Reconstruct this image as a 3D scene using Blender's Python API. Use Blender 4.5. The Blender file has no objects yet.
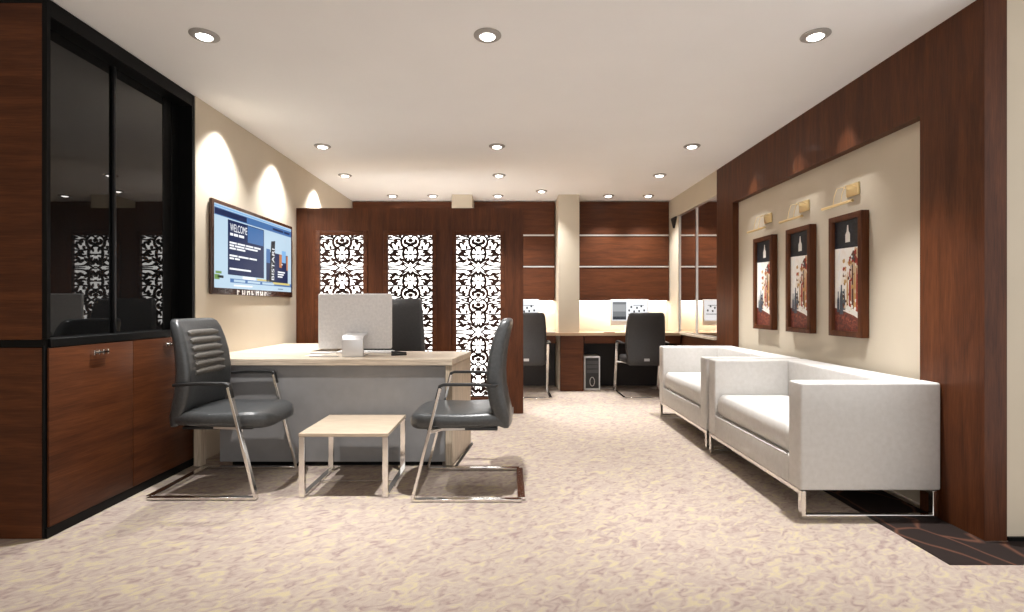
import bpy, bmesh, math, random
from mathutils import Vector, Matrix, Euler
random.seed(7)
S = bpy.context.scene
COL = S.collection
R = math.radians
PI = math.pi

# ------------------------------------------------------------------ materials
def new_mat(name):
    m = bpy.data.materials.new(name); m.use_nodes = True
    nt = m.node_tree
    return m, nt, nt.nodes['Principled BSDF']

def plain(name, c, rough=.5, metal=0., spec=.5, coat=0., emit=None, es=0., ior=None):
    m, nt, b = new_mat(name)
    b.inputs['Base Color'].default_value = (*c, 1)
    b.inputs['Roughness'].default_value = rough
    b.inputs['Metallic'].default_value = metal
    b.inputs['Specular IOR Level'].default_value = spec
    b.inputs['Coat Weight'].default_value = coat
    if ior: b.inputs['IOR'].default_value = ior
    if emit:
        b.inputs['Emission Color'].default_value = (*emit, 1)
        b.inputs['Emission Strength'].default_value = es
    return m

def ramp(nt, stops):
    r = nt.nodes.new('ShaderNodeValToRGB')
    e = r.color_ramp.elements
    while len(e) < len(stops): e.new(.5)
    for k, (p, c) in enumerate(stops):
        e[k].position = p; e[k].color = (*c, 1)
    return r

def mapped(nt, scale, rot=(0, 0, 0), coord='Object'):
    tc = nt.nodes.new('ShaderNodeTexCoord'); mp = nt.nodes.new('ShaderNodeMapping')
    mp.inputs['Scale'].default_value = scale; mp.inputs['Rotation'].default_value = rot
    nt.links.new(tc.outputs[coord], mp.inputs['Vector'])
    return mp

def noise(nt, vec, scale, detail=4, rough=.55, dist=0.):
    n = nt.nodes.new('ShaderNodeTexNoise')
    n.inputs['Scale'].default_value = scale; n.inputs['Detail'].default_value = detail
    n.inputs['Roughness'].default_value = rough; n.inputs['Distortion'].default_value = dist
    nt.links.new(vec.outputs[0], n.inputs['Vector'])
    return n

def mixc(nt, a, b, fac, mode='MULTIPLY'):
    x = nt.nodes.new('ShaderNodeMix'); x.data_type = 'RGBA'; x.blend_type = mode
    if isinstance(fac, float): x.inputs[0].default_value = fac
    else: nt.links.new(fac, x.inputs[0])
    nt.links.new(a, x.inputs[6]); nt.links.new(b, x.inputs[7])
    return x.outputs[2]

def wood(name, dark, light, axis, rough=.48, coat=.04, sc=1.):
    """axis: direction of the grain 'x','y','z'"""
    m, nt, b = new_mat(name)
    s = [11 * sc] * 3; s['xyz'.index(axis)] = .9 * sc
    n1 = noise(nt, mapped(nt, s), 1.0, 5, .6, .7)
    s2 = [150 * sc] * 3; s2['xyz'.index(axis)] = 5 * sc
    n2 = noise(nt, mapped(nt, s2), 1.0, 3, .6, .2)
    mid = tuple((p + q) / 2 for p, q in zip(dark, light))
    r1 = ramp(nt, [(.25, dark), (.5, mid), (.75, light)]); nt.links.new(n1.outputs['Fac'], r1.inputs[0])
    r2 = ramp(nt, [(.3, (.55, .51, .49)), (.7, (1.22, 1.19, 1.16))]); nt.links.new(n2.outputs['Fac'], r2.inputs[0])
    nt.links.new(mixc(nt, r1.outputs[0], r2.outputs[0], .75), b.inputs['Base Color'])
    b.inputs['Roughness'].default_value = rough; b.inputs['Specular IOR Level'].default_value = .22
    b.inputs['Coat Weight'].default_value = coat; b.inputs['Coat Roughness'].default_value = .12
    return m

def mottled(name, a, bcol, scale, rough=.8, bump=0., detail=4, coat=0.):
    m, nt, b = new_mat(name)
    n = noise(nt, mapped(nt, (1, 1, 1)), scale, detail)
    r = ramp(nt, [(.32, a), (.68, bcol)]); nt.links.new(n.outputs['Fac'], r.inputs[0])
    nt.links.new(r.outputs[0], b.inputs['Base Color'])
    b.inputs['Roughness'].default_value = rough; b.inputs['Coat Weight'].default_value = coat
    if bump:
        bp = nt.nodes.new('ShaderNodeBump'); bp.inputs['Strength'].default_value = bump
        bp.inputs['Distance'].default_value = .004
        nt.links.new(n.outputs['Fac'], bp.inputs['Height']); nt.links.new(bp.outputs[0], b.inputs['Normal'])
    return m

def carpet_mat():
    m, nt, b = new_mat('carpet_beige')
    v0 = mapped(nt, (1, 1, 1), (0, 0, R(-32)))
    v = nt.nodes.new('ShaderNodeMapping'); v.inputs['Scale'].default_value = (16, 27, 1)
    nt.links.new(v0.outputs[0], v.inputs['Vector'])
    n1 = noise(nt, v, 1.0, 1.8, .5, 1.3)
    r1 = ramp(nt, [(.28, (.280, .208, .190)), (.45, (.365, .296, .255)), (.55, (.40, .332, .277)), (.68, (.455, .38, .25))])
    nt.links.new(n1.outputs['Fac'], r1.inputs[0])
    n2 = noise(nt, mapped(nt, (1, 1, 1)), 260, 2, .7)
    r2 = ramp(nt, [(.3, (.86, .86, .86)), (.7, (1.08, 1.08, 1.08))]); nt.links.new(n2.outputs['Fac'], r2.inputs[0])
    nt.links.new(mixc(nt, r1.outputs[0], r2.outputs[0], .8), b.inputs['Base Color'])
    b.inputs['Roughness'].default_value = .9; b.inputs['Specular IOR Level'].default_value = .15
    bp = nt.nodes.new('ShaderNodeBump'); bp.inputs['Strength'].default_value = .35; bp.inputs['Distance'].default_value = .004
    nt.links.new(n2.outputs['Fac'], bp.inputs['Height']); nt.links.new(bp.outputs[0], b.inputs['Normal'])
    return m

def border_carpet_mat():
    m, nt, b = new_mat('carpet_dark_swirl')
    v = mapped(nt, (3.2, 2.2, 1), (0, 0, R(20)))
    d = noise(nt, v, 1.3, 2, .4, .6)
    w = nt.nodes.new('ShaderNodeTexVoronoi'); w.feature = 'DISTANCE_TO_EDGE'; w.inputs['Scale'].default_value = 1.0
    mx = nt.nodes.new('ShaderNodeMix'); mx.data_type = 'RGBA'; mx.blend_type = 'LINEAR_LIGHT'; mx.inputs[0].default_value = .22
    nt.links.new(v.outputs[0], mx.inputs[6]); nt.links.new(d.outputs['Color'], mx.inputs[7])
    nt.links.new(mx.outputs[2], w.inputs['Vector'])
    r = ramp(nt, [(.0, (.11, .05, .03)), (.018, (.06, .028, .02)), (.036, (.020, .013, .011))])
    nt.links.new(w.outputs['Distance'], r.inputs[0])
    nt.links.new(r.outputs[0], b.inputs['Base Color']); b.inputs['Roughness'].default_value = .9
    b.inputs['Specular IOR Level'].default_value = .15
    return m

M = {}
WD, WL = (.050, .0135, .0042), (.122, .0385, .0120)
M['wood_z'] = wood('dark_wood_vertical', WD, WL, 'z', sc=1.7)
M['wood_x'] = wood('dark_wood_horizontal', WD, WL, 'x', sc=1.7)
M['wood_y'] = wood('dark_wood_lengthwise', WD, WL, 'y', sc=1.7)
M['oak_x'] = wood('pale_oak_horizontal', (.52, .44, .345), (.66, .57, .46), 'x', .45, .05, 1.3)
M['oak_z'] = wood('pale_oak_vertical', (.48, .40, .30), (.62, .53, .42), 'z', .45, .05, 1.3)
M['table_top'] = wood('maple_veneer', (.47, .385, .29), (.55, .46, .355), 'x', .35, .1, 1.5)
M['carpet'] = carpet_mat()
M['border'] = border_carpet_mat()
M['cream'] = mottled('cream_paint', (.545, .478, .375), (.575, .505, .40), 2.5, .8)
M['ceiling'] = mottled('ceiling_plaster', (.905, .91, .915), (.93, .935, .94), 1.6, .9)
M['white_panel'] = plain('white_laminate', (.80, .77, .70), .4)
M['black'] = plain('black_lacquer', (.004, .004, .004), .4, 0, .12)
M['black_glass'] = plain('smoked_black_glass', (.006, .006, .006), .015, 0, .5, ior=1.52)
M['mirror'] = plain('tinted_mirror', (.78, .72, .68), .03, 1.)
M['chrome'] = plain('polished_chrome', (.80, .78, .75), .13, 1.)
M['steel'] = plain('brushed_steel', (.62, .60, .58), .3, 1.)
M['leather'] = mottled('grey_leather', (.034, .0355, .036), (.050, .052, .0525), 60, .36, .12, 4, .15)
M['quilt'] = mottled('grey_brown_mesh', (.075, .068, .058), (.11, .10, .088), 90, .6, .2)
M['leather_dark'] = mottled('black_and_shaded_leather', (.020, .018, .017), (.028, .025, .024), 60, .42, .1)  # true black on the office chair; shade put into the colour on the back chairs
M['plastic'] = plain('black_plastic', (.012, .012, .012), .4)
M['sofa'] = mottled('white_leatherette', (.545, .526, .50), (.595, .578, .556), 38, .55, .05)
M['grey_panel'] = mottled('grey_laminate', (.225, .218, .215), (.245, .238, .235), 14, .45)
M['dark_panel'] = plain('dark_modesty_board', (.014, .010, .009), .6)
M['silver'] = mottled('silver_shell', (.74, .725, .72), (.85, .83, .82), 55, .45)
M['white_plastic'] = plain('white_plastic', (.8, .79, .77), .3)
M['brass'] = plain('brass', (.88, .70, .38), .3, .85)
M['rim'] = plain('downlight_rim', (.36, .34, .32), .5, 0)
M['lamp'] = plain('lit_lens', (1, 1, 1), .4, emit=(1, .96, .90), es=9)
M['strip_light'] = plain('led_strip', (1, 1, 1), .4, emit=(1, .93, .80), es=4)
M['backlight'] = plain('backlit_acrylic', (.9, .9, .88), .4, emit=(1, .97, .93), es=2.4)
M['metal_strip'] = plain('aluminium_strip', (.72, .70, .67), .3, .85)
M['paper'] = plain('paper', (.82, .81, .78), .7)
M['grey_paper'] = plain('grey_leaflet', (.40, .38, .36), .6)
M['tag'] = plain('grey_tag', (.42, .41, .40), .5)
def glow(name, c, s=1.):
    s *= .55
    return plain(name, (.004, .004, .004), .3, 0, .12, emit=c, es=s)
M['scr_bg'] = glow('screen_pale_blue', (.55, .72, .86), 1.0)
M['scr_white'] = glow('screen_white', (.95, .97, 1), 1.1)
M['scr_navy'] = glow('screen_navy', (.010, .022, .085), 1.)
M['scr_blue'] = glow('screen_blue', (.07, .18, .42), 1.)
M['scr_sky'] = glow('screen_sky', (.25, .50, .85), 1.)
M['scr_orange'] = glow('screen_orange', (.60, .22, .08), 1.)
M['scr_yellow'] = glow('screen_yellow', (.75, .62, .20), 1.)
M['scr_green'] = glow('screen_green', (.18, .32, .08), 1.)
M['scr_grey'] = glow('screen_grey', (.22, .23, .24), 1.)
M['scr_pale'] = glow('screen_pale_grey', (.42, .43, .44), 1.)
M['scr_black'] = glow('screen_black', (.008, .01, .016), 1.)

# ------------------------------------------------------------------ mesh builder
class MB:
    def __init__(self): self.v, self.f, self.m, self.sm = [], [], [], []
    def add(self, vs, fs, m=0, smooth=False):
        o = len(self.v); self.v += [tuple(p) for p in vs]
        for f in fs: self.f.append(tuple(i + o for i in f)); self.m.append(m); self.sm.append(smooth)
        return self
    def box(self, x0, x1, y0, y1, z0, z1, m=0):
        vs = [(x, y, z) for x in (x0, x1) for y in (y0, y1) for z in (z0, z1)]
        return self.add(vs, [(0, 1, 3, 2), (4, 6, 7, 5), (0, 4, 5, 1), (2, 3, 7, 6), (0, 2, 6, 4), (1, 5, 7, 3)], m)
    def quad(self, a, b, c, d, m=0): return self.add([a, b, c, d], [(0, 1, 2, 3)], m)
    def loft(self, rings, m=0, cap=True, smooth=True):
        n = len(rings[0]); vs = [p for r in rings for p in r]; fs = []
        for k in range(len(rings) - 1):
            for i in range(n):
                j = (i + 1) % n
                fs.append((k * n + i, k * n + j, (k + 1) * n + j, (k + 1) * n + i))
        if cap:
            fs.append(tuple(reversed(range(n)))); fs.append(tuple((len(rings) - 1) * n + i for i in range(n)))
        return self.add(vs, fs, m, smooth)
    def sweep(self, path, w, h=None, up=(0, 0, 1), m=0, closed=False, n=10):
        """h None: round tube of radius w; else flat bar w (sideways) x h (along up-ish)."""
        P = [Vector(p) for p in path]; N = len(P); rings = []
        for i in range(N):
            if closed: a, b = P[i - 1], P[(i + 1) % N]
            else: a, b = P[max(i - 1, 0)], P[min(i + 1, N - 1)]
            d1 = (P[i] - a).normalized() if (P[i] - a).length > 1e-9 else None
            d2 = (b - P[i]).normalized() if (b - P[i]).length > 1e-9 else None
            t = ((d1 or d2) + (d2 or d1)).normalized()
            k = 1.
            if d1 and d2: k = 1 / max(.35, math.sqrt(max(0, (1 + d1.dot(d2)) / 2)))
            u = Vector(up); s = t.cross(u)
            if s.length < 1e-4: s = t.cross(Vector((0, 1, 0)))
            s.normalize(); u = s.cross(t).normalized()
            if h is None:
                rings.append([P[i] + s * w * math.cos(2 * PI * q / n) + u * w * math.sin(2 * PI * q / n) for q in range(n)])
            else:
                # mitre only inside the bend plane
                ks = ku = 1.
                if d1 and d2 and (d2 - d1).length > 1e-6:
                    bend = (d2 - d1).normalized(); ks = 1 + (k - 1) * abs(bend.dot(s)); ku = 1 + (k - 1) * abs(bend.dot(u))
                rings.append([P[i] + s * a_ * w / 2 * ks + u * b_ * h / 2 * ku for a_, b_ in ((-1, -1), (1, -1), (1, 1), (-1, 1))])
        if closed: rings.append(rings[0])
        return self.loft(rings, m, not closed, h is None)
    def lathe(self, prof, c, n=24, m=0, smooth=True):
        rings = [[(c[0] + r * math.cos(2 * PI * i / n), c[1] + r * math.sin(2 * PI * i / n), c[2] + z) for i in range(n)] for r, z in prof]
        return self.loft(rings, m, True, smooth)
    def build(self, name, mats, parent=None, off=(0, 0, 0), bevel=0., seg=2, smooth_angle=None):
        me = bpy.data.meshes.new(name); ox, oy, oz = off
        me.from_pydata([(x - ox, y - oy, z - oz) for x, y, z in self.v], [], self.f)
        if not isinstance(mats, (list, tuple)): mats = [mats]
        for mm in mats: me.materials.append(mm)
        for p, k, s in zip(me.polygons, self.m, self.sm): p.material_index = k; p.use_smooth = s
        bm = bmesh.new(); bm.from_mesh(me)
        bmesh.ops.recalc_face_normals(bm, faces=bm.faces)
        if bevel:
            es = [e for e in bm.edges if len(e.link_faces) == 2 and e.calc_face_angle(0) > R(35)]
            bmesh.ops.bevel(bm, geom=es, offset=bevel, segments=seg, profile=.5, affect='EDGES', clamp_overlap=True)
            if smooth_angle is None: smooth_angle = 40
            for f in bm.faces: f.smooth = True
        bm.to_mesh(me); bm.free()
        if smooth_angle: me.set_sharp_from_angle(angle=R(smooth_angle))
        elif any(self.sm): me.set_sharp_from_angle(angle=R(50))
        o = bpy.data.objects.new(name, me); COL.objects.link(o)
        if parent is not None: o.parent = parent
        return o

def B(*a, **k): return MB().box(*a, **k)
def rrect(w, d, r, n=5, cx=0., cy=0.):
    """rounded rectangle outline (2D)"""
    r = min(r, w / 2 - 1e-4, d / 2 - 1e-4); out = []
    for qx, qy, a0 in ((1, 1, 0), (-1, 1, 90), (-1, -1, 180), (1, -1, 270)):
        for k in range(n + 1):
            a = R(a0 + 90 * k / n)
            out.append((cx + qx * (w / 2 - r) + r * math.cos(a), cy + qy * (d / 2 - r) + r * math.sin(a)))
    return out

def text_into(mb, s, size, place, m=0, condensed=1.):
    cu = bpy.data.curves.new('writing', 'FONT'); cu.body = s; cu.size = size
    o = bpy.data.objects.new('writing', cu); COL.objects.link(o)
    bpy.context.view_layer.update()
    ev = o.evaluated_get(bpy.context.evaluated_depsgraph_get()); me = ev.to_mesh()
    mb.add([place(v.co.x * condensed, v.co.y) for v in me.vertices], [tuple(p.vertices) for p in me.polygons], m)
    ev.to_mesh_clear(); bpy.data.objects.remove(o); bpy.data.curves.remove(cu)

# ------------------------------------------------------------------ objects
def thing(name, label, cat, loc=(0, 0, 0), rz=0., group=None):
    o = bpy.data.objects.new(name, None); COL.objects.link(o)
    o.location = loc; o.rotation_euler = (0, 0, rz); o.empty_display_size = .1
    o['label'] = label; o['category'] = cat
    if group: o['group'] = group
    return o
def tag(o, label, cat, group=None):
    o['label'] = label; o['category'] = cat
    if group: o['group'] = group
    return o
def struct(o): o['kind'] = 'structure'; return o
def lab(o, s): o['label'] = s; return o
def dup(root, loc, rz, label):
    r = root.copy(); COL.objects.link(r); r.location = loc; r.rotation_euler = (0, 0, rz); r['label'] = label
    for ch in list(root.children):
        c = ch.copy(); COL.objects.link(c); c.parent = r
        for g in list(ch.children):
            d = g.copy(); COL.objects.link(d); d.parent = c
    return r

H = 2.53            # ceiling height
XL = -2.165         # left wall plane
XR = 2.215          # wood portal plane
XB = 2.275          # cream recess plane
YB = 7.20           # back wall plane
YF = -2.6           # behind the camera

# ---- setting
struct(MB().box(-2.85, 3.4, YF, 7.5, -.12, 0).build('floor', M['carpet']))
struct(MB().box(-2.85, 3.4, YF, 7.5, H, H + .12).build('ceiling', M['ceiling']))
struct(MB().box(-2.85, XL, 3.535, 7.5, 0, H).box(-3.0, -2.86, YF, 7.5, 0, H).build('wall_left', M['cream']))
struct(MB().box(-2.85, 3.4, YB, 7.35, 0, H).build('wall_back', M['white_panel']))
struct(MB().box(XB, 2.6, 2.55, YB, 0, H).box(2.322, 3.4, 2.392, 2.55, 0, H)
       .box(XR, XB, 5.46, YB, 2.265, H).box(XR, XB, 6.69, YB, 0, 2.265).build('wall_right', M['cream']))
struct(MB().box(2.325, 3.4, 2.380, 2.392, 0, .018).build('baseboard_right', M['black']))
# wood portal around the cream recess (one wrapped board with an opening)
def grid_panel(us, zs, holes, p0, p1, axis):
    """flat board with rectangular openings; axis 'x': board lies in y-z at x p0..p1, 'y': in x-z at y p0..p1"""
    solid = lambda i, k: 0 <= i < len(us) - 1 and 0 <= k < len(zs) - 1 and (i, k) not in holes
    mb = MB(); nu, nz = len(us), len(zs)
    P = (lambda u, z, p: (p, u, z)) if axis == 'x' else (lambda u, z, p: (u, p, z))
    vs = [P(u, z, p) for p in (p0, p1) for u in us for z in zs]
    I = lambda s, i, k: s * nu * nz + i * nz + k
    fs = []
    for i in range(nu - 1):
        for k in range(nz - 1):
            if not solid(i, k): continue
            for s in (0, 1): fs.append((I(s, i, k), I(s, i + 1, k), I(s, i + 1, k + 1), I(s, i, k + 1)))
            if not solid(i - 1, k): fs.append((I(0, i, k), I(0, i, k + 1), I(1, i, k + 1), I(1, i, k)))
            if not solid(i + 1, k): fs.append((I(0, i + 1, k), I(0, i + 1, k + 1), I(1, i + 1, k + 1), I(1, i + 1, k)))
            if not solid(i, k - 1): fs.append((I(0, i, k), I(0, i + 1, k), I(1, i + 1, k), I(1, i, k)))
            if not solid(i, k + 1): fs.append((I(0, i, k + 1), I(0, i + 1, k + 1), I(1, i + 1, k + 1), I(1, i, k + 1)))
    return mb.add(vs, fs)
pt = grid_panel([2.385, 2.76, 5.07, 5.46], [0, 2.105, H], {(1, 0)}, XR, XB, 'x')
pt.box(XB, 2.32, 2.385, 2.549, 0, H)
struct(pt.build('trim_1', M['wood_z']))
struct(MB().box(XR, XB, 5.46, 6.69, 0, .715).build('trim_2', M['wood_y']))
struct(MB().box(XR - .03, XB, 5.462, 6.689, .716, .738).build('trim_3', M['oak_x']))
def column(x0, x1, name='column'):
    return struct(MB().box(x0, x1, 6.66, YB, 0, H).build(name, M['cream']))
column(.645, .915); column(-.745, -.483)

# dark patterned carpet strip along the right wall
struct(MB().box(1.862, XR - .001, 2.163, 5.455, 0, .002).box(XR - .001, 3.38, 2.163, 2.378, 0, .002).build('floor_border', M['border']))

# ---- left built-in cabinet
cab = thing('built_in_cabinet', 'tall dark wood cabinet with smoked glass upper doors at the left wall', 'cabinet', (-2.45, 2.95, 0))
co = (-2.45, 2.95, 0)
CY0, CY1, CX0 = 2.400, 3.528, -2.80
GX = -2.262
f = MB()
f.box(CX0, XL - .012, CY0 + .02, CY1, .03, .883).box(CX0, GX - .012, CY0 + .02, CY1, .883, H - .012)   # dark core behind the doors
f.build('carcass', M['black'], cab, co)
lab(B(CX0, XL - .025, CY0, CY0 + .019, .004, .883).build('side_panel', M['wood_x'], cab, co), 'dark wood lower side panel')
lab(B(CX0, XL - .025, CY0, CY0 + .019, .922, H - .03).build('side_panel', M['wood_x'], cab, co), 'dark wood upper side panel')
f = MB()
f.box(GX - .011, XL, CY0 + .02, 3.499, 2.447, H - .004)                    # header
f.box(GX - .011, GX + .003, 3.343, 3.424, .926, H - .004).box(GX - .011, GX + .003, 3.428, 3.499, .926, H - .004).box(GX - .011, XL, 3.50, CY1, .926, H - .004)
f.box(GX - .011, XL, CY0 + .02, CY1, .884, .925)                          # ledge
f.box(XL - .024, XL, CY0 - .002, CY0 + .019, .926, H - .004)               # corner post
f.box(XL - .024, XL - .012, CY0 - .002, CY0 + .019, .004, .925)
f.box(CX0, XL - .025, CY0 + .004, CY0 + .018, .884, .921)
f.box(CX0, XL - .025, CY0 + .001, CY0 + .018, H - .029, H - .004)
f.build('frame', M['black'], cab, co, bevel=.0015, seg=1)
for y0, y1 in ((CY0 + .021, 2.905), (2.912, 3.342)):
    B(GX - .010, GX, y0, y1, .926, 2.446).build('glass_door', M['black_glass'], cab, co)
lab(B(GX + .001, GX + .016, 2.912, 2.930, .926, 2.446).build('mullion', plain('dark_anodised', (.03, .03, .032), .3, .7), cab, co, bevel=.003), 'dark metal mullion')
for y0, y1 in ((2.412, 2.948), (2.954, CY1 - .002)):
    d = B(XL - .011, XL, y0, y1, .05, .88).build('door', M['wood_y'], cab, co, bevel=.002)
    yc = (y0 + y1) / 2 + .015
    h = MB()
    h.sweep([(XL + .018, yc - .05, .838), (XL + .018, yc + .05, .838)], .012, .010)
    for q in (-.045, -.015, .015, .045): h.box(XL, XL + .024, yc + q - .004, yc + q + .004, .826, .85)
    lab(h.build('handle', M['chrome'], d, co, bevel=.0015, seg=1), 'small chrome handle')
B(XL - .02, XL - .004, CY0 + .004, CY1, .002, .048).build('plinth', M['black'], cab, co)

# ---- wall television
TY0, TY1, TZ0, TZ1 = 3.68, 5.05, 1.165, 1.862
TX = XL + .008
tv = thing('wall_mounted_television', 'wide flat screen television showing a blue welcome page on the left wall', 'television', (TX, 4.36, TZ0))
to = (TX, 4.36, TZ0)
b = B(TX - .003, TX + .022, TY0, TY1, TZ0, TZ1).build('housing', plain('tv_bezel', (.045, .018, .010), .25, 0, .5, .4), tv, to, bevel=.008, seg=3)
B(TX - .0075, TX - .0035, 4.1, 4.6, 1.30, 1.7).build('wall_bracket', M['black'], tv, to)
sy0, sy1, sz0, sz1 = TY0 + .028, TY1 - .035, TZ0 + .05, TZ1 - .03
sw, sh = sy1 - sy0, sz1 - sz0
SX = TX + .0228
def SP(u, v, d=0.): return (SX + .0006 * d, sy0 + u * sw, sz0 + v * sh)
sm = [M[k] for k in ('scr_bg', 'scr_blue', 'scr_navy', 'scr_white', 'scr_sky', 'scr_orange', 'scr_yellow', 'scr_green', 'scr_black', 'scr_grey')]
s = MB()
def sq(u0, u1, v0, v1, m, d): s.quad(SP(u0, v0, d), SP(u1, v0, d), SP(u1, v1, d), SP(u0, v1, d), m)
s.box(TX + .018, SX, sy0, sy1, sz0, sz1, 0)
sq(0, 1, .865, .955, 1, 1); sq(0, .35, .875, .945, 2, 2); sq(.70, .86, .895, .925, 2, 2); sq(.88, .97, .895, .925, 2, 2); sq(0, 1, .965, .985, 4, 1)
sq(.135, .573, .17, .85, 2, 2)                                             # big navy box
sq(.36, .565, .62, .84, 1, 3)
text_into(s, 'WELCOME', .085, lambda x, y: SP(.158 + x / sw, .715 + y / sh, 4), 3, .62)
for v, ws in ((.660, ((.158, .19), (.198, .245), (.255, .315))),
              (.56, ((.152, .23), (.24, .33), (.34, .43), (.44, .525))), (.525, ((.152, .20), (.21, .32), (.33, .485))), (.49, ((.152, .22), (.23, .33))),
              (.40, ((.152, .24), (.25, .37), (.38, .475))), (.365, ((.152, .20), (.21, .265))),
              (.235, ((.152, .40),))):
    for a, c in ws: sq(a, c, v, v + (.032 if v > .6 else .022), 3, 4)
sq(.605, .94, .13, .56, 2, 2); sq(.605, .66, .40, .60, 1, 3)               # skyline picture
sq(.80, .84, .36, .56, 5, 3); sq(.915, .94, .33, .55, 5, 3); sq(.84, .905, .44, .62, 4, 3)
s.add([SP(.645, .13, 4), SP(.715, .13, 4), SP(.735, .74, 4), SP(.675, .72, 4)], [(0, 1, 2, 3)], 8)   # dark tower
text_into(s, 'BISTARI', .078, lambda x, y: SP(.716 - y / sw * .9 + x / sw * .035, .15 + x / sh, 5), 3, 1.12)
for k, v in enumerate((.28, .245, .21)): sq(.775, .89 - .02 * k, v, v + .02, 3, 4)
sq(.835, .85, .40, .42, 3, 4)
sq(.16, 1, .075, .125, 1, 2); sq(.20, .33, .085, .115, 0, 3); sq(.36, .52, .085, .115, 0, 3); sq(.55, .72, .085, .115, 0, 3)
sq(.30, .46, .13, .165, 3, 2); sq(.48, .66, .13, .155, 6, 2); sq(.70, .97, .10, .13, 6, 3)
sq(.0, .05, .10, .16, 7, 2); sq(.01, .07, .17, .20, 7, 2); sq(.03, .09, .12, .15, 8, 2)
sq(.20, .42, .03, .05, 3, 2); sq(.78, .86, .03, .04, 2, 2)
s.build('screen', sm, tv, to)
for k in range(7):                                                        # white badge letters on the lower bezel
    y = TY0 + .34 + k * .075; z = TZ0 + .004
    g = MB().box(SX - .002, SX + .001, y, y + .014, z, z + .036)
    g.box(SX - .002, SX + .001, y + .0141, y + .034, z + (.004 if k % 2 else .022), z + (.013 if k % 2 else .032))
    if k % 3: g.box(SX - .002, SX + .001, y + .0341, y + .046, z, z + .036)
    lab(g.build('badge_letter', M['white_plastic'], tv, to), 'white letter on the lower bezel')

# ---- room divider with fretwork screens
DX0, DX1, DY, DZ = XL + .005, .145, 5.20, 2.075
div = thing('room_divider', 'freestanding dark wood partition with three backlit white fretwork openings', 'room divider', (-1.0, 5.25, 0))
do = (-1.0, 5.25, 0)
ops = [(-1.920, -1.480), (-1.228, -.780), (-.535, -.090)]
oz0, oz1 = .160, 1.798
xs = [DX0] + [x for o_ in ops for x in o_] + [DX1]
grid_panel(xs, [.002, oz0, oz1, DZ], {(1, 1), (3, 1), (5, 1)}, DY, DY + .09, 'y').build('panel', M['wood_z'], div, do)

def stroke(mb, pts, ws, y0, y1, xc, zc, sx, sz):
    """tapered flat ribbon through 2D points, smoothed, thick in y"""
    P = [Vector(p) for p in pts]; Q, W = [], []
    n = len(P)
    for i in range(n - 1):
        p0, p1, p2, p3 = P[max(i - 1, 0)], P[i], P[i + 1], P[min(i + 2, n - 1)]
        st = 5 if n > 2 else 1
        for k in range(st):
            t = k / st
            Q.append(.5 * ((2 * p1) + (p2 - p0) * t + (2 * p0 - 5 * p1 + 4 * p2 - p3) * t * t + (3 * p1 - p0 - 3 * p2 + p3) * t ** 3))
            W.append(ws[i] * (1 - t) + ws[i + 1] * t)
    Q.append(P[-1]); W.append(ws[-1])
    rings = []
    for i, q in enumerate(Q):
        t = (Q[min(i + 1, len(Q) - 1)] - Q[max(i - 1, 0)]); t = t.normalized() if t.length else Vector((1, 0))
        nn = Vector((-t.y, t.x)) * W[i] / 2
        a, b_ = q + nn, q - nn
        rings.append([(xc + sx * a.x, y0, zc + sz * a.y), (xc + sx * b_.x, y0, zc + sz * b_.y),
                      (xc + sx * b_.x, y1, zc + sz * b_.y), (xc + sx * a.x, y1, zc + sz * a.y)])
    mb.loft(rings, 0, True, False)
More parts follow.
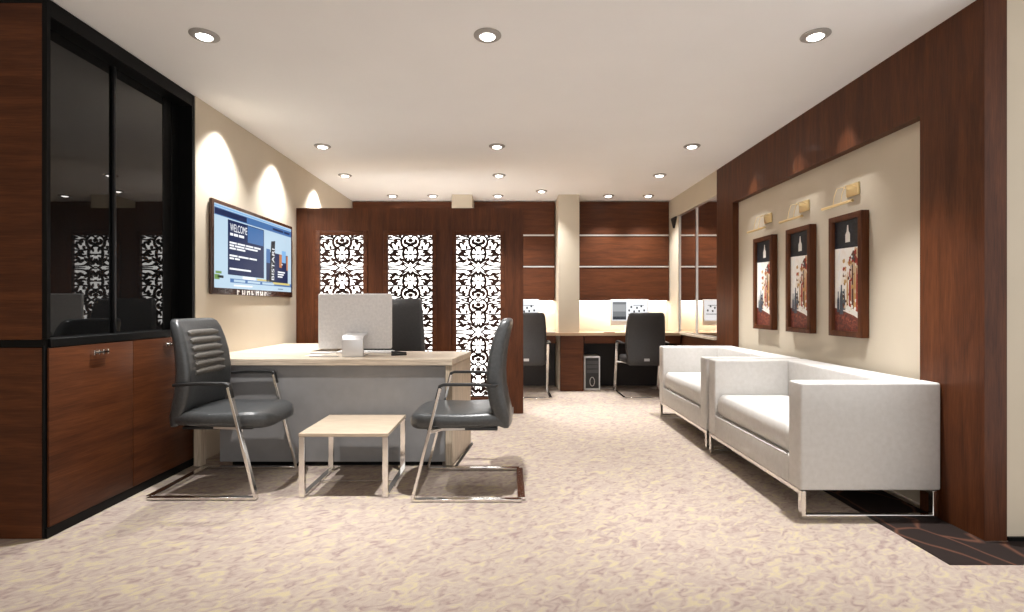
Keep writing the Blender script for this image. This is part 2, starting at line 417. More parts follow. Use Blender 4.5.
def motif():
    k = .00113; L = []
    def st(pts, ws): L.append(([(x * k, y * k) for x, y in pts], [w * k * 1.38 for w in ws]))
    st([(0, 9), (14, 9)], (8, 8))
    st([(96, 0), (196, 0)], (6, 8)); st([(18, 0), (40, 10), (56, 24)], (5, 12, 10))
    st([(52, 24), (72, 31), (88, 30)], (8, 26, 8))
    st([(82, 28), (120, 18), (196, 14)], (14, 9, 9))
    st([(10, 34), (26, 46), (52, 62), (86, 80), (104, 92)], (20, 15, 13, 14, 8))
    st([(30, 26), (60, 46), (96, 68), (124, 70), (140, 58)], (7, 8, 9, 10, 8))
    st([(108, 62), (136, 52), (160, 60), (196, 46)], (6, 16, 18, 9))
    st([(140, 60), (150, 78), (172, 88), (192, 80)], (8, 16, 22, 6))
    st([(66 * math.sin(a), 124 - 72 * math.cos(a)) for a in [PI * q / 10 for q in range(11)]], [8, 9, 11, 14, 17, 17, 17, 14, 11, 10, 12])
    st([(68, 122), (46, 120), (20, 122)], (20, 13, 8)); st([(0, 115), (14, 122)], (13, 9))
    st([(0, 52), (10, 66), (8, 84)], (14, 14, 5))
    st([(36, 176), (26, 160), (22, 142)], (18, 14, 5)); st([(40, 68), (34, 84), (30, 98)], (14, 11, 5))
    st([(86, 112), (120, 106), (150, 122), (180, 116), (196, 126)], (10, 15, 28, 20, 9))
    st([(108, 128), (132, 144), (164, 138)], (8, 22, 7))
    st([(52, 176), (88, 162), (130, 158), (196, 160)], (14, 11, 10, 10))
    st([(94, 182), (106, 183), (118, 182)], (16, 24, 16))
    st([(150, 168), (168, 186), (180, 204), (196, 208)], (8, 18, 26, 12))
    st([(50, 178), (74, 200), (82, 232), (74, 262), (54, 284), (30, 290)], (18, 19, 17, 14, 12, 10))
    st([(0, 200), (16, 212), (32, 226)], (24, 24, 12))
    st([(18, 212), (44, 224), (48, 244), (34, 256)], (12, 24, 20, 8))
    st([(0, 232), (12, 246), (0, 262)], (10, 18, 10))
    st([(84, 244), (110, 258), (150, 250), (196, 258)], (14, 12, 10, 10))
    st([(112, 230), (128, 238), (138, 222), (130, 204)], (8, 24, 22, 8))
    st([(150, 236), (165, 226), (178, 234)], (6, 18, 6))
    st([(74, 264), (100, 276), (130, 282), (160, 290)], (12, 12, 10, 8))
    st([(160, 272), (180, 276), (196, 270)], (7, 16, 10))
    st([(92, 290), (92, 276)], (20, 14)); st([(0, 270), (16, 278), (30, 290)], (10, 10, 10))
    return L
MOT = motif()
HP = 290 * .00113
for x0, x1 in ops:
    xc = (x0 + x1) / 2
    fr = MB()
    for (a, b_, c, d_) in ((x0 - .045, x0 + .001, oz0 - .045, oz1 + .045), (x1 - .001, x1 + .045, oz0 - .045, oz1 + .045),):
        fr.box(a, b_, DY - .012, DY - .0005, c, d_)
    fr.box(x0 + .001, x1 - .001, DY - .012, DY - .0005, oz1 - .001, oz1 + .045).box(x0 + .001, x1 - .001, DY - .012, DY - .0005, oz0 - .045, oz0 + .001)
    fr.build('moulding', M['wood_x'], div, do, bevel=.004, seg=2)
    mb = MB()
    wsc = (x1 - x0) / .445
    for t in range(5):
        zc = oz1 - HP * (t + 1) if t % 2 == 0 else oz1 - HP * t
        sgn = 1 if t % 2 == 0 else -1
        for pts, ws in MOT:
            for sx in (wsc, -wsc): stroke(mb, pts, ws, DY + .012, DY + .022, xc, zc, sx, sgn)
    mb.box(x0 + .0005, x1 - .0005, DY + .011, DY + .023, oz0, oz0 + .012)
    lab(mb.build('fretwork', plain('fretwork_brown', (.040, .017, .011), .5, 0, .2) if 'fret' not in M else M['fret'], div, do), 'dark brown scrolling fretwork')
    lab(B(x0 + .0005, x1 - .0005, DY + .028, DY + .036, oz0 + .0005, oz1 - .0005).build('backing_panel', M['backlight'], div, do), 'glowing white backing panel')

# ---- back wall cladding, shelf light
def cladding(x0, x1, label):
    c = thing('wall_cladding', label, 'wall panel', ((x0 + x1) / 2, 7.1, 1.155), 0, 'wood panels above the back worktop')
    o_ = ((x0 + x1) / 2, 7.1, 1.155)
    for z0, z1 in ((1.175, 1.612), (1.632, 2.045), (2.065, H - .012)):
        B(x0, x1, 7.06, YB - .002, z0, z1).build('board', M['wood_x'], c, o_, bevel=.003, seg=1)
    for z in (1.613, 2.046): lab(B(x0, x1, 7.052, 7.09, z, z + .018).build('strip', M['metal_strip'], c, o_), 'pale aluminium strip')
    lab(B(x0, x1, 7.04, YB - .002, 1.155, 1.174).build('bottom_rail', M['wood_x'], c, o_), 'dark wood bottom rail')
    lab(B(x0 + .02, x1 - .02, 7.11, 7.14, 1.146, 1.1545).build('light_strip', M['strip_light'], c, o_), 'warm white light strip')
    la = bpy.data.lights.new('strip_glow', 'AREA'); la.shape = 'RECTANGLE'; la.size = x1 - x0 - .06; la.size_y = .04
    la.energy = 2.5 * (x1 - x0); la.color = (1, .90, .74)
    lo = bpy.data.objects.new('strip_glow', la); COL.objects.link(lo); lo.location = ((x0 + x1) / 2, 7.10, 1.142)
    lo.rotation_euler = (R(12), 0, 0)
cladding(.92, 2.205, 'horizontal grain wood wall panel right of the cream column')
cladding(-.478, .630, 'horizontal grain wood wall panel between the two cream columns')
cladding(XL + .01, -.750, 'wood wall panel at the far left, mostly hidden behind the partition')

# ---- long worktop at the back
wt = thing('worktop_desk', 'long dark wood worktop desk with pale edge along the back wall', 'desk', (.8, 6.9, 0))
wo = (.8, 6.9, 0)
wtop = MB().box(.14 - .6, .634, 6.56, YB - .003, .700, .735).box(.634, .916, 6.56, 6.658, .700, .735).box(.916, 2.205, 6.56, YB - .003, .700, .735)
lab(wtop.build('top', wood('edge_oak', (.46, .32, .20), (.58, .42, .28), 'x', .4, .1), wt, wo), 'pale wood top')
B(-.45, .60, 6.575, 6.60, .60, .699).build('apron', M['wood_x'], wt, wo)
B(.97, 2.2, 6.575, 6.60, .60, .699).build('apron', M['wood_x'], wt, wo)
B(.66, .955, 6.565, 6.655, .002, .699).build('pedestal', M['wood_x'], wt, wo)
B(.92, 2.2, 7.02, 7.05, .002, .699).build('modesty_panel', M['dark_panel'], wt, wo)
B(-.45, .63, 7.02, 7.05, .002, .699).build('modesty_panel', M['dark_panel'], wt, wo)
B(2.17, 2.2, 6.60, 7.0, .002, .699).build('side_panel', M['wood_z'], wt, wo)

# ---- wall mirror in the right wall
mi = thing('wall_mirror', 'two pane wall mirror with slim metal frame beyond the picture wall', 'mirror', (2.25, 6.07, .74))
mo = (2.25, 6.07, .74)
for y0, y1 in ((5.475, 6.07), (6.10, 6.675)):
    B(2.232, 2.24, y0, y1, .752, 2.25).build('pane', M['mirror'], mi, mo)
fm = MB()
fm.box(2.222, 2.245, 5.463, 5.475, .740, 2.263).box(2.222, 2.245, 6.675, 6.687, .740, 2.263)
fm.box(2.222, 2.245, 5.475, 6.675, .740, .752).box(2.222, 2.245, 5.475, 6.675, 2.25, 2.263)
fm.build('frame', M['steel'], mi, mo)
B(2.220, 2.245, 6.071, 6.099, .752, 2.25).build('mullion', M['steel'], mi, mo)
# little dark wedge at the head of the pale pier
w = MB(); w.loft([[(2.19, 6.74, 2.26), (2.19, 6.94, 2.26), (2.19, 6.84, 2.12)], [(2.2145, 6.74, 2.26), (2.2145, 6.94, 2.26), (2.2145, 6.84, 2.12)]], 0, True, False)
tag(w.build('dark_wedge', M['dark_panel']), 'small dark triangular wedge high on the pale strip beside the mirror', 'wall bracket')

# ---- sofas
def make_sofa(label):
    # local: faces -x, length along y, origin at floor centre
    L, D = 1.21, .72
    so = thing('sofa', label, 'sofa', (0, 0, 0), 0, 'white two seat sofas on the right')
    x0, x1, y0, y1 = -D / 2, D / 2, -L / 2, L / 2
    z0, z1 = .140, .684
    B(x0 + .002, x1 - .01, y0 + .118, y1 - .118, z0, .285).build('base', M['sofa'], so, bevel=.008)
    for a, c in ((y0, y0 + .118), (y1 - .118, y1)):
        B(x0, x1, a, c, z0, z1).build('arm', M['sofa'], so, bevel=.012, seg=3)
    B(x1 - .195, x1, y0 + .119, y1 - .119, .286, z1 - .001).build('backrest', M['sofa'], so, bevel=.012, seg=3)
    # puffed seat cushion
    cu = MB(); rings = []
    cw, cd = L - .244, D - .205
    for t in range(13):
        zz = t / 12; z = .288 + .15 * zz
        ins = .022 * (abs(2 * zz - 1) ** 3.)
        rings.append([(p[0] - .098, p[1], z) for p in rrect(cd - 2 * ins, cw - 2 * ins, .045, 6)])
    n = len(rings[0])
    for sgrow in (.9, .7, .45, .2):
        rings.append([((p[0] + .098) * sgrow - .098, p[1] * sgrow, .438 + .022 * (1 - sgrow ** 2)) for p in rings[12]])
    cu.loft(rings)
    cu.build('seat_cushion', M['sofa'], so, smooth_angle=60)
    pz = MB().sweep([(x0 - .001, y0 + .125, .283), (x0 - .001, y1 - .125, .283)], .006)
    pz.build('piping', M['sofa'], so)
    for s_ in (-1, 1):
        y = s_ * (L / 2 - .016)
        fr = MB().sweep([(x0 + .016, y, .1385), (x0 + .016, y, .010), (x1 - .030, y, .010), (x1 - .030, y, .1385)], .024, .032, up=(0, 1, 0))
        lab(fr.build('leg_frame', M['chrome'], so, bevel=.002, seg=1), 'square chrome leg loop')
    rl = MB().box(x0 + .006, x0 + .026, y0 + .03, y1 - .03, .118, .1385)
    lab(rl.build('rail', M['chrome'], so), 'chrome front rail')
    rl = MB().box(x1 - .04, x1 - .02, y0 + .03, y1 - .03, .118, .1385)
    lab(rl.build('rail', M['chrome'], so), 'chrome rear rail')
    return so
so = make_sofa('white low two seat sofa nearest the camera, grey side arm in full view')
so.location = (1.493 + .36, 2.62 + .605, .002)
dup(so, (1.493 + .36, 3.88 + .605, .002), 0, 'white two seat sofa behind the nearer one, next to the back worktop')

# ---- reception desk
rd = thing('reception_desk', 'L shaped reception desk with pale oak top and grey front panel', 'desk', (-1.3, 3.8, 0))
ro = (-1.3, 3.8, 0)
def prism(pts, z0, z1):
    mb = MB(); return mb.loft([[(x, y, z0) for x, y in pts], [(x, y, z1) for x, y in pts]], 0, True, False)
top = prism([(XL + .004, 3.46), (-.385, 3.46), (-.300, 4.06), (-1.58, 4.06), (-1.58, 4.92), (XL + .004, 4.92)], .678, .721)
top.build('top', M['oak_x'], rd, ro, bevel=.002, seg=1)
B(-1.975, -.432, 3.496, 3.516, .030, .677).build('front_panel', M['grey_panel'], rd, ro, bevel=.002, seg=1)
lab(prism([(-.430, 3.475), (-.386, 3.475), (-.303, 4.055), (-.345, 4.055)], .012, .677).build('side_panel', M['oak_z'], rd, ro), 'pale oak right end panel')
B(-2.150, -2.098, 3.492, 3.545, .002, .677).build('leg', M['oak_z'], rd, ro)
B(-2.150, -2.098, 4.0, 4.05, .002, .677).build('leg', M['oak_z'], rd, ro)
B(-2.150, -1.60, 4.87, 4.91, .002, .677).build('end_panel', M['oak_z'], rd, ro)
fb = MB().sweep([(-.445, 3.452, .008), (-.362, 3.452, .008), (-.292, 4.05, .008)], .012, .014)  # thin black bar at floor level round the right end
lab(fb.build('floor_bar', M['black'], rd, ro), 'black bar along the floor')
B(-1.90, -.46, 3.52, 3.54, .002, .06).build('plinth', M['black'], rd, ro)

# computer screen seen from behind
cm = thing('desktop_computer', 'all in one computer seen from behind on the reception desk', 'computer', (-1.128, 3.70, .7215), R(2))
sc = MB()
rings = []
for y, ins in ((.072, .0), (.064, .0), (.056, .006)):
    rings.append([(p[0], y, p[1]) for p in rrect(.535 - 2 * ins, .405 - 2 * ins, .012, 4, 0, .045 + .2025)])
sc.loft(rings, 0, True, False)
sc.build('housing', M['silver'], cm, smooth_angle=30)
B(-.262, .262, .0545, .0565, .046, .100).build('chin', M['silver'], cm, bevel=.001, seg=1)
lab(B(-.255, .255, .0725, .0735, .11, .44).build('screen', M['scr_black'], cm), 'dark glass screen')
stt = MB()
prof = [(-.105, .0), (.055, .0), (.055, .008), (-.075, .010), (-.083, .018), (-.083, .112), (-.070, .132), (.050, .150), (.050, .165), (-.08, .150), (-.105, .120)]
stt.loft([[(-.048, y, z) for y, z in prof], [(.098, y, z) for y, z in prof]], 0, True, False)
lab(stt.build('stand', plain('bright_aluminium', (.70, .69, .69), .35, .5), cm, bevel=.002, seg=2), 'bright metal stand')
tag(prism([(-1.50, 3.86), (-1.36, 3.84), (-1.33, 4.0), (-1.47, 4.02)], .7215, .725).build('leaflet', M['grey_paper']), 'grey leaflet lying left of the reception computer', 'leaflet')
tag(prism([(-1.405, 3.60), (-1.20, 3.60), (-1.20, 3.615), (-1.405, 3.615)], .7215, .730).build('pen', M['grey_paper']), 'thin grey pen lying left of the computer stand', 'pen')
tag(prism([(-1.47, 3.68), (-1.36, 3.66), (-1.34, 3.73), (-1.45, 3.75)], .7215, .724).build('note_paper', M['paper']), 'small white note paper at the front of the reception desk', 'paper')
kb = thing('keyboard', 'slim keyboard lying behind the reception computer', 'keyboard', (-1.10, 3.93, .7215))
B(-.21, .21, -.06, .06, 0, .012).build('body', M['silver'], kb, bevel=.003)
ky = MB()
for r_ in range(4):
    for c_ in range(14): ky.box(-.2 + c_ * .0288, -.2 + c_ * .0288 + .024, -.052 + r_ * .027, -.03 + r_ * .027, .0125, .0155)
ky.build('keys', M['white_plastic'], kb)
ms = thing('stapler', 'small black stapler right of the reception computer', 'stapler', (-.80, 3.72, .7215), R(25))
B(-.055, .055, -.014, .014, 0, .012).build('base', M['plastic'], ms, bevel=.003)
MB().loft([[(-.055, y, z) for y, z in ((-.012, .014), (.012, .014), (.012, .034), (-.012, .034))], [(.055, y, z) for y, z in ((-.012, .014), (.012, .014), (.010, .022), (-.010, .022))]], 0, True, False).build('arm', M['plastic'], ms, bevel=.003)

# ---- visitor chairs (local: faces +x, origin on the floor)
def make_chair(label, leather, quilt):
    ch = thing('visitor_chair', label, 'chair', (0, 0, 0), 0, 'grey leather cantilever chairs')
    yw = .278
    for s_ in (-1, 1):
        y = s_ * yw
        lg = MB().sweep([(.150, y, .622), (.305, y, .012)], .032, .017, up=(1, 0, .25))
        lab(lg.build('leg', M['chrome'], ch, bevel=.002, seg=1), 'slanted chrome front leg')
        rn = MB().sweep([(.312, y, .010), (-.305, y, .010)], .032, .014)
        lab(rn.build('runner', M['chrome'], ch, bevel=.002, seg=1), 'chrome floor runner')
        ar = MB().sweep([(.170, y, .560), (.152, y, .632), (.130, y, .640), (-.02, y, .640), (-.15, y, .632), (-.165, y * .86, .628)], .030, .016)
        lab(ar.build('armrest', M['plastic'], ch, bevel=.003, seg=2), 'black armrest')
        br = MB().sweep([(.215, y * .985, .372), (.16, s_ * .20, .372), (.02, s_ * .19, .375)], .022, .016)
        lab(br.build('seat_bracket', M['steel'], ch), 'steel seat bracket')
    lab(B(-.327, -.283, -yw + .012, yw - .012, .002, .018).build('rear_bar', M['chrome'], ch, bevel=.002, seg=1), 'flat chrome rear bar')
    # seat: loft along x
    st = MB(); rings = []
    for x, hw, zb, zt in ((-.215, .205, .405, .455), (-.19, .225, .388, .470), (-.10, .236, .383, .468), (.03, .240, .380, .462), (.15, .240, .378, .464),
                          (.24, .232, .372, .466), (.29, .212, .368, .460), (.325, .178, .370, .446), (.345, .130, .378, .428), (.352, .070, .388, .412)):
        rings.append([(x, p[0], p[1]) for p in rrect(hw * 2, zt - zb, min(.034, (zt - zb) * .45), 5, 0, (zt + zb) / 2)])
    st.loft(rings); st.build('seat', leather, ch, smooth_angle=70)
    B(-.17, .24, -.19, .19, .360, .377).build('seat_pan', M['plastic'], ch, bevel=.006)
    # back: loft along z
    bk = MB(); rings = []
    prof = ((.378, .205, -.225, .030), (.390, .218, -.212, .066), (.44, .228, -.203, .086), (.52, .233, -.180, .092), (.61, .235, -.164, .092), (.70, .236, -.162, .088),
            (.80, .234, -.172, .082), (.88, .228, -.188, .076), (.95, .220, -.208, .070), (.985, .208, -.219, .058), (1.0, .190, -.226, .036), (1.004, .165, -.229, .014))
    for z, hw, xc, t in prof:
        ring = []
        r_ = min(.030, t * .46); base = rrect(t, hw * 2, r_, 5); full = []
        for i, p in enumerate(base):
            full.append(p); q_ = base[(i + 1) % len(base)]
            if abs(q_[1] - p[1]) > .1: full += [(p[0] + (q_[0] - p[0]) * k / 10, p[1] + (q_[1] - p[1]) * k / 10) for k in range(1, 10)]
        for p in full:
            ring.append((xc + p[0] + .030 * (p[1] / .235) ** 2 - .012, p[1], z))
        rings.append(ring)
    bk.loft(rings)
    back = bk.build('backrest', leather, ch, smooth_angle=70)
    def bx(z):
        for a, c in zip(prof, prof[1:]):
            if a[0] <= z <= c[0]:
                t = (z - a[0]) / (c[0] - a[0]); return a[2] + (c[2] - a[2]) * t + (a[3] + (c[3] - a[3]) * t) / 2
    q = MB()
    for k in range(6):                                                   # horizontal quilted rolls on the front
        z0 = .665 + k * .046; rings = []
        for i in range(9):
            y = -.150 + .300 * i / 8; zc = z0 + .021
            xx = bx(zc) + .030 * (y / .235) ** 2 - .012
            hh = .021 if 0 < i < 8 else .012
            rings.append([(xx + .017 * math.sin(a) - .002, y, zc + hh * math.cos(a) - .22 * 0) for a in [2 * PI * j / 10 for j in range(10)]])
        q.loft(rings)
    lab(q.build('quilted_panel', quilt, back, smooth_angle=70), 'ribbed grey brown quilted panel')
    lab(B(-.262, -.254, -.022, .040, .425, .455).build('tag', M['tag'], back), 'small grey tag on the rear')
    return ch
ch = make_chair('grey leather cantilever chair at the left, in front of the cabinet', M['leather'], M['quilt'])
ch.location = (-1.735, 3.172, 0)
dup(ch, (-.235, 3.145, 0), PI, 'grey leather cantilever chair right of the coffee table, seen in profile')
ch2 = make_chair('dark chair seen from behind at the back worktop, right of the computer tower', M['leather_dark'], M['leather_dark'])  # leather and quilt darkened to hold the shade at the back
ch2['group'] = 'dark chairs at the back worktop'
ch2.location = (1.645, 6.33, 0); ch2.rotation_euler = (0, 0, R(90))
dup(ch2, (.215, 6.33, 0), R(90), 'dark chair seen from behind, half hidden by the right end of the partition')

# ---- staff chair behind the reception desk (faces the camera)
ex = thing('office_chair', 'tall black high back office chair behind the reception desk', 'chair', (-1.065, 4.36, 0), R(-4))
bk = MB(); rings = []
for z, hw, y, t in ((.50, .255, .215, .05), (.53, .285, .22, .065), (.65, .302, .225, .07), (.80, .296, .235, .07), (.95, .280, .25, .065), (1.06, .266, .27, .06), (1.135, .256, .283, .05), (1.148, .250, .285, .03)):
    rings.append([(p[0], y + p[1], z) for p in rrect(hw * 2, t, min(.03, t * .45), 5)])
bk.loft(rings); bk.build('backrest', M['leather_dark'], ex, smooth_angle=60)
st = MB(); rings = []
for z, ins in ((.40, .05), (.41, .012), (.44, 0), (.475, .004), (.495, .03), (.50, .09)):
    rings.append([(p[0], p[1], z) for p in rrect(.50 - 2 * ins, .48 - 2 * ins, .09 - ins * .5, 6, 0, .02)])
st.loft(rings); st.build('seat', M['leather_dark'], ex, smooth_angle=60)
MB().lathe([(.025, .0), (.025, .15), (.035, .16), (.035, .30)], (0, .02, .10)).build('gas_column', M['chrome'], ex)
MB().sweep([(0, .10, .385), (0, .26, .39), (0, .30, .47), (0, .285, .60)], .06, .012, up=(1, 0, 0)).build('back_support', M['plastic'], ex)
for k in range(5):
    a = 2 * PI * k / 5 + .4
    lgm = MB().sweep([(.02 * math.cos(a), .02 + .02 * math.sin(a), .105), (.29 * math.cos(a), .02 + .29 * math.sin(a), .075)], .035, .026)
    lg = lgm.build('leg', M['chrome'], ex, bevel=.003)
    cx_, cy_ = .285 * math.cos(a), .02 + .285 * math.sin(a)
    cs = MB().loft([[(cx_ + .012 * sgn * -math.sin(a) + .028 * math.cos(b_) * math.cos(a), cy_ + .012 * sgn * math.cos(a) + .028 * math.cos(b_) * math.sin(a), .030 + .028 * math.sin(b_)) for b_ in [2 * PI * j / 14 for j in range(14)]] for sgn in (-1, 1)])
    cs.build('castor', M['plastic'], lg)

# ---- coffee table
ct = thing('coffee_table', 'small square coffee table with pale wood top and chrome legs', 'table', (-.945, 3.17, 0))
B(-.255, .255, -.252, .252, .334, .354).build('tabletop', M['table_top'], ct, bevel=.002, seg=1)
for s_ in (-1, 1):
    for t_ in (-1, 1):
        x, y = s_ * .2385, t_ * .240
        lab(B(x - .0165, x + .0165, y - .010, y + .010, .002, .3335).build('leg', M['chrome'], ct, bevel=.0015, seg=1), 'flat chrome leg')
    lab(B(s_ * .2385 - .0165, s_ * .2385 + .0165, -.2295, .2295, .002, .016).build('runner', M['chrome'], ct, bevel=.0015, seg=1), 'chrome floor runner')
lab(B(-.2215, .2215, -.004, .004, .005, .013).build('crossbar', M['chrome'], ct), 'thin chrome crossbar')

# ---- pictures and picture lights
def splat_mat():
    m, nt, b = new_mat('painted_base')
    n = noise(nt, mapped(nt, (1, 1, 1)), 38, 5, .65, 1.)
    r = ramp(nt, [(.3, (.035, .010, .008)), (.5, (.13, .025, .016)), (.62, (.26, .06, .03)), (.75, (.5, .3, .2))]); nt.links.new(n.outputs['Fac'], r.inputs[0])
    nt.links.new(r.outputs[0], b.inputs['Base Color']); b.inputs['Roughness'].default_value = .5; return m
def pale_mat():
    m, nt, b = new_mat('painted_pale')
    n = noise(nt, mapped(nt, (1, 1, .6)), 16, 5, .6, .8)
    r = ramp(nt, [(.28, (.50, .38, .26)), (.4, (.88, .83, .76)), (.62, (.95, .94, .92)), (.78, (.62, .65, .72))]); nt.links.new(n.outputs['Fac'], r.inputs[0])
    nt.links.new(r.outputs[0], b.inputs['Base Color']); b.inputs['Roughness'].default_value = .5; return m
def navy_mat():
    m, nt, b = new_mat('painted_night')
    n = noise(nt, mapped(nt, (1, 1, 1)), 40, 4, .6, 1.)
    r = ramp(nt, [(.4, (.003, .004, .008)), (.6, (.008, .012, .022)), (.75, (.04, .05, .07))]); nt.links.new(n.outputs['Fac'], r.inputs[0])
    nt.links.new(r.outputs[0], b.inputs['Base Color']); b.inputs['Roughness'].default_value = .5; return m
art = [navy_mat(), pale_mat(), splat_mat(), plain('paint_white', (.85, .84, .8), .5), plain('paint_red', (.34, .035, .02), .5), plain('paint_ochre', (.55, .33, .12), .5),
       plain('paint_brown', (.10, .035, .02), .5), plain('paint_slate', (.06, .075, .10), .5), plain('paint_sand', (.66, .52, .34), .5)]
def make_picture(label):
    # local: hangs on a wall at +x (faces -x), width along y, origin at lower back centre
    W, HT = .334, .812
    p = thing('framed_picture', label, 'picture', (0, 0, 0), 0, 'tall framed pictures on the cream wall')
    fr = grid_panel([-W / 2, -W / 2 + .037, W / 2 - .037, W / 2], [0, .037, HT - .037, HT], {(1, 1)}, -.053, -.002, 'x')
    fr.build('frame', M['wood_z'], p, bevel=.003, seg=2)
    a, z0, z1 = W / 2 - .0375, .0375, HT - .0375
    cv = MB().box(-.030, -.022, -a, a, z0, z1, 1)
    def P(u, v, d): return (-.030 - .0004 * d, -a + (1 - u) * 2 * a, z0 + v * (z1 - z0))       # u: left to right as seen
    def poly(pts, m, d): cv.add([P(u, v, d) for u, v in pts], [tuple(range(len(pts)))], m)
    poly([(0, .755), (1, .745), (1, 1), (0, 1)], 0, 1)
    poly([(0, 0), (1, 0), (1, .10), (.75, .14), (.35, .18), (0, .21)], 2, 1)
    poly([(.42, .80), (.60, .80), (.60, .87), (.55, .90), (.53, .955), (.49, .955), (.47, .90), (.42, .87)], 3, 2)   # lantern
    poly([(.62, .22), (1, .13), (1, .72), (.78, .745), (.66, .60)], 8, 1)                          # tawny facade
    poly([(.55, .64), (.75, .70), (.98, .60), (.96, .56), (.72, .62), (.56, .58)], 4, 2)           # red awning
    poly([(.60, .66), (.72, .72), (.86, .69), (.70, .64)], 6, 3)
    for u, v0, v1, w_, m in ((.50, .20, .50, .05, 5), (.60, .18, .56, .07, 4), (.70, .17, .60, .06, 6), (.78, .16, .52, .07, 5), (.86, .15, .56, .06, 4), (.94, .13, .50, .05, 5)):
        poly([(u - w_ * .6, v0), (u + w_ * .7, v0 - .01), (u + w_ * .5, v1 * .7 + v0 * .3), (u + w_ * .15, v1), (u - w_ * .3, v1), (u - w_ * .55, v1 * .6 + v0 * .4)], m, 3)
    for u, v0, v1, w_ in ((.27, .15, .42, .07), (.14, .17, .36, .05), (.38, .19, .38, .045)):     # slate figures
        poly([(u - w_, v0), (u + w_, v0), (u + w_ * .9, v0 * .4 + v1 * .6), (u + w_ * .4, v1 - .05), (u + w_ * .35, v1), (u - w_ * .35, v1), (u - w_ * .4, v1 - .05), (u - w_ * .9, v0 * .4 + v1 * .6)], 7, 4)
    poly([(.45, .20), (.98, .12), (1, .155), (.5, .235)], 3, 4)
    for k in range(64):
        u, v = random.uniform(.34, .97), random.uniform(.2, .70); r_ = random.uniform(.012, .05)
        poly([(u + r_ * random.uniform(.6, 1.4) * math.cos(t), v + .4 * r_ * random.uniform(.6, 1.8) * math.sin(t)) for t in [2 * PI * j / 7 for j in range(7)]], random.choice((3, 4, 4, 5, 6, 6, 7, 8, 1)), 5 + k * .02)
    cv.build('canvas', art, p)
    return p
pic = make_picture('tall framed street scene picture nearest the camera, the largest looking of three')
pic.location = (XB, 3.396, .876)
dup(pic, (XB, 3.950, .876), 0, 'middle one of three tall framed street scene pictures')
dup(pic, (XB, 4.500, .876), 0, 'tall framed street scene picture farthest from the camera, beside the wood jamb')
def make_plight(label):
    p = thing('picture_light', label, 'wall lamp', (0, 0, 0), 0, 'brass lamps over the pictures')
    pl = B(-.016, -.001, -.060, .060, .0, .082).build('backplate', M['brass'], p, bevel=.004)
    MB().sweep([(-.115, -.155, -.060), (-.115, .155, -.060)], .0095, n=12).build('lamp_tube', M['brass'], p)
    for y in (-.040, .040):
        MB().sweep([(-.012, y, .050), (-.05, y, .066), (-.088, y, .056), (-.106, y, .005), (-.115, y, -.056)], .0022, n=6).build('arm', M['brass'], p)
    return p
pl = make_plight('brass picture light above the picture nearest the camera')
pl.location = (XB, 3.375, 1.805)
dup(pl, (XB, 3.930, 1.805), 0, 'brass picture light above the middle picture')
dup(pl, (XB, 4.480, 1.805), 0, 'brass picture light above the picture farthest from the camera')

# ---- back worktop computers, tower, papers
def make_pc(label):
    p = thing('desktop_monitor', label, 'computer', (0, 0, 0), 0, 'white computers on the back worktop')
    B(-.255, .255, -.012, .012, .085, .435).build('housing', M['white_plastic'], p, bevel=.006)
    sm_ = [M[k] for k in ('scr_grey', 'scr_white', 'scr_black', 'scr_pale')]
    s2 = MB().box(-.238, .238, -.0135, -.0125, .150, .420, 1)
    def q(u0, u1, v0, v1, m, d=1): s2.quad(*[(-.238 + .476 * u, -.0135 - .0004 * d, .150 + .27 * v) for u, v in ((u0, v0), (u1, v0), (u1, v1), (u0, v1))], m)
    q(.02, .40, .04, .92, 0); q(.02, .4, .04, .2, 2); q(.03, .39, .45, .80, 3, 2)
    for u, v in ((.46, .45), (.52, .62), (.60, .40), (.68, .58), (.80, .66), (.88, .45), (.74, .42)): q(u, u + .045, v, v + .10, 2, 2)
    q(.45, .95, .30, .34, 0, 2); q(.60, .90, .74, .77, 0, 2)
    s2.build('screen', sm_, p)
    B(-.06, .06, -.02, .05, .004, .086).build('neck', M['white_plastic'], p, bevel=.004)
    B(-.11, .11, -.07, .08, 0, .006).build('foot', M['white_plastic'], p, bevel=.002, seg=1)
    return p
pc = make_pc('white desktop computer on the back worktop, above the chair by the computer tower')
pc.location = (1.615, 6.86, .7355)
dup(pc, (.145, 6.86, .7355), 0, 'white desktop computer half hidden behind the partition end')
tw = thing('computer_tower', 'silver framed black computer tower on the floor under the back worktop', 'computer tower', (1.078, 6.80, 0))
B(-.104, .104, -.16, .16, .004, .428).build('case', M['white_plastic'], tw, bevel=.006)
B(-.086, .086, -.164, -.1605, .028, .408).build('front_panel', M['plastic'], tw, bevel=.001, seg=1)
for z in (.325, .27, .215): lab(B(-.08, .08, -.168, -.1645, z, z + .045).build('drive_bay', plain('bay_grey', (.05, .05, .052), .4) if 'bay' not in M else M['bay'], tw, bevel=.002, seg=1), 'grey drive bay')
lab(MB().sweep([(.03 * math.cos(t), -.166, .11 + .055 * math.sin(t)) for t in [2 * PI * j / 16 for j in range(16)]], .004, closed=True, up=(0, 1, 0), n=6).build('emblem', M['steel'], tw), 'steel ring emblem')
tag(prism([(1.22, 6.60), (1.36, 6.59), (1.38, 6.66), (1.25, 6.68)], .7355, .742).build('notebook', plain('brown_cover', (.16, .06, .03), .5)), 'small brown notebook left of the right hand computer', 'notebook')
tag(prism([(.47, 6.61), (.60, 6.60), (.61, 6.68), (.49, 6.69)], .7355, .743).build('notebook', M['grey_paper']), 'small grey notebook by the column, right of the left computer', 'notebook')

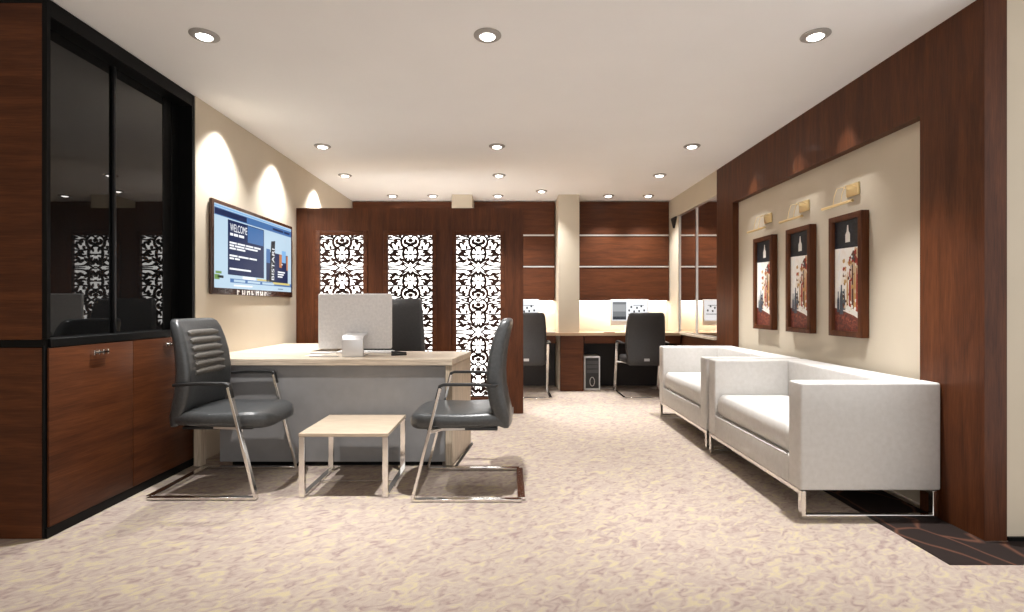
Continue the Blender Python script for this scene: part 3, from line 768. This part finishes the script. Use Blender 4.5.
# ---- ceiling downlights
LIGHT = []
def make_dl(label):
    d = thing('ceiling_downlight', label, 'downlight', (0, 0, 0), 0, 'round recessed ceiling downlights')
    rm = MB(); n = 32
    prof = [(.073, 0), (.074, -.004), (.066, -.010), (.050, -.013), (.041, -.012), (.041, -.002), (.0735, 0)]
    rings = [[(r * math.cos(2 * PI * i / n), r * math.sin(2 * PI * i / n), z) for i in range(n)] for r, z in prof]
    rm.loft(rings, 0, False)
    rm.build('rim', M['rim'], d, smooth_angle=60)
    lab(MB().lathe([(.040, -.001), (.040, -.010), (.034, -.016), (.018, -.019), (.001, -.0195)], (0, 0, 0), 28).build('lens', M['lamp'], d), 'glowing white lens')
    return d
spots = [(-1.63, 2.74, 'front left one of the three downlights nearest the camera'), (-.115, 2.74, 'middle one of the three downlights nearest the camera'), (1.64, 2.74, 'front right one of the three downlights nearest the camera'),
         (-1.69, 4.64, 'left one in the second row of downlights, in front of the television wall'), (-.109, 4.64, 'middle one in the second row of downlights'), (1.658, 4.64, 'right one in the second row of downlights, by the wood portal'),
         (-1.816, 5.67, 'left one in the third row of downlights, close to the left wall'), (-.11, 5.67, 'middle one in the third row of downlights'), (1.667, 5.67, 'right one in the third row of downlights, near the mirror'),
         (-1.529, 6.72, 'leftmost small downlight of the far row, beyond the partition'), (-1.0, 6.72, 'far row small downlight just left of the short cream column'), (-.145, 6.72, 'far row small downlight just right of the short cream column'),
         (.41, 6.45, 'far row small downlight just left of the full height column'), (1.305, 6.72, 'far row small downlight just right of the full height column'), (1.83, 6.72, 'rightmost small downlight of the far row, near the mirror corner')]
d0 = None
for x, y, label in spots:
    label = 'recessed ' + label if not label.startswith('far') else label
    if d0 is None: d0 = make_dl(label); d0.location = (x, y, H)
    else: dup(d0, (x, y, H), 0, label)

def spot(x, y, e, size=118, blend=.55, z=H - .045, tilt=(0, 0), rad=.035, col=(1, .992, .985)):
    l = bpy.data.lights.new('downlight_beam', 'SPOT'); l.energy = e; l.spot_size = R(size); l.spot_blend = blend
    l.shadow_soft_size = rad; l.color = col
    o = bpy.data.objects.new('downlight_beam', l); COL.objects.link(o); o.location = (x, y, z); o.rotation_euler = (R(tilt[0]), R(tilt[1]), 0)
E = 205
for x, y, _ in spots:
    e = E if y < 6.4 else E * .32
    if x < -1.4: e *= .7
    if 4 < y < 5: e *= .85
    if 5 < y < 6.4: e *= .42
    spot(x, y, e, 72 if y < 6.4 else 100, 1.)
for x in (-1.63, -.115, 1.64): spot(x, -.6, E * .3, 110, 1.)
for y in (3.81, 4.70, 5.70): spot(XL + .15, y, 75, 100, 1., rad=.03)        # wall washers
for y in (3.36, 3.92, 4.63): spot(XR - .12, y, 22, 58, 1., rad=.01)

# ---- ambient light of the rest of the hall, behind the camera
wd = bpy.data.worlds.new('hall'); S.world = wd; wd.use_nodes = True
bg = wd.node_tree.nodes['Background']; bg.inputs[0].default_value = (1, .985, .97, 1); bg.inputs[1].default_value = .8

# ---- eye level trim: everything above knee height sits 15 mm higher
seen = set()
for o in [q for q in S.objects if q.parent is None]:
    if o.location.z > .25: o.location.z += .015; continue
    stack = [o]
    while stack:
        q = stack.pop(); stack += list(q.children)
        if q.type == 'MESH' and q.data.name not in seen:
            seen.add(q.data.name)
            for v in q.data.vertices: v.co.z = v.co.z * 1.05 if v.co.z < .3 else v.co.z + .015

# ---- camera
ca = bpy.data.cameras.new('camera'); ca.lens = 18; ca.sensor_width = 36; ca.sensor_fit = 'HORIZONTAL'; ca.shift_x = 3 / 1024; ca.clip_start = .02
cam = bpy.data.objects.new('camera', ca); COL.objects.link(cam); cam.location = (0, 0, 1.095); cam.rotation_euler = (R(90), 0, 0)
S.camera = cam
S.view_settings.view_transform = 'Standard'; S.view_settings.look = 'None'; S.view_settings.gamma = 1
S.view_settings.use_curve_mapping = False; S.view_settings.exposure = .88
S.cycles.use_denoising = True
S.cycles.max_bounces = 10; S.cycles.diffuse_bounces = 6; S.cycles.sample_clamp_indirect = 6.; S.cycles.caustics_reflective = False; S.cycles.caustics_refractive = False
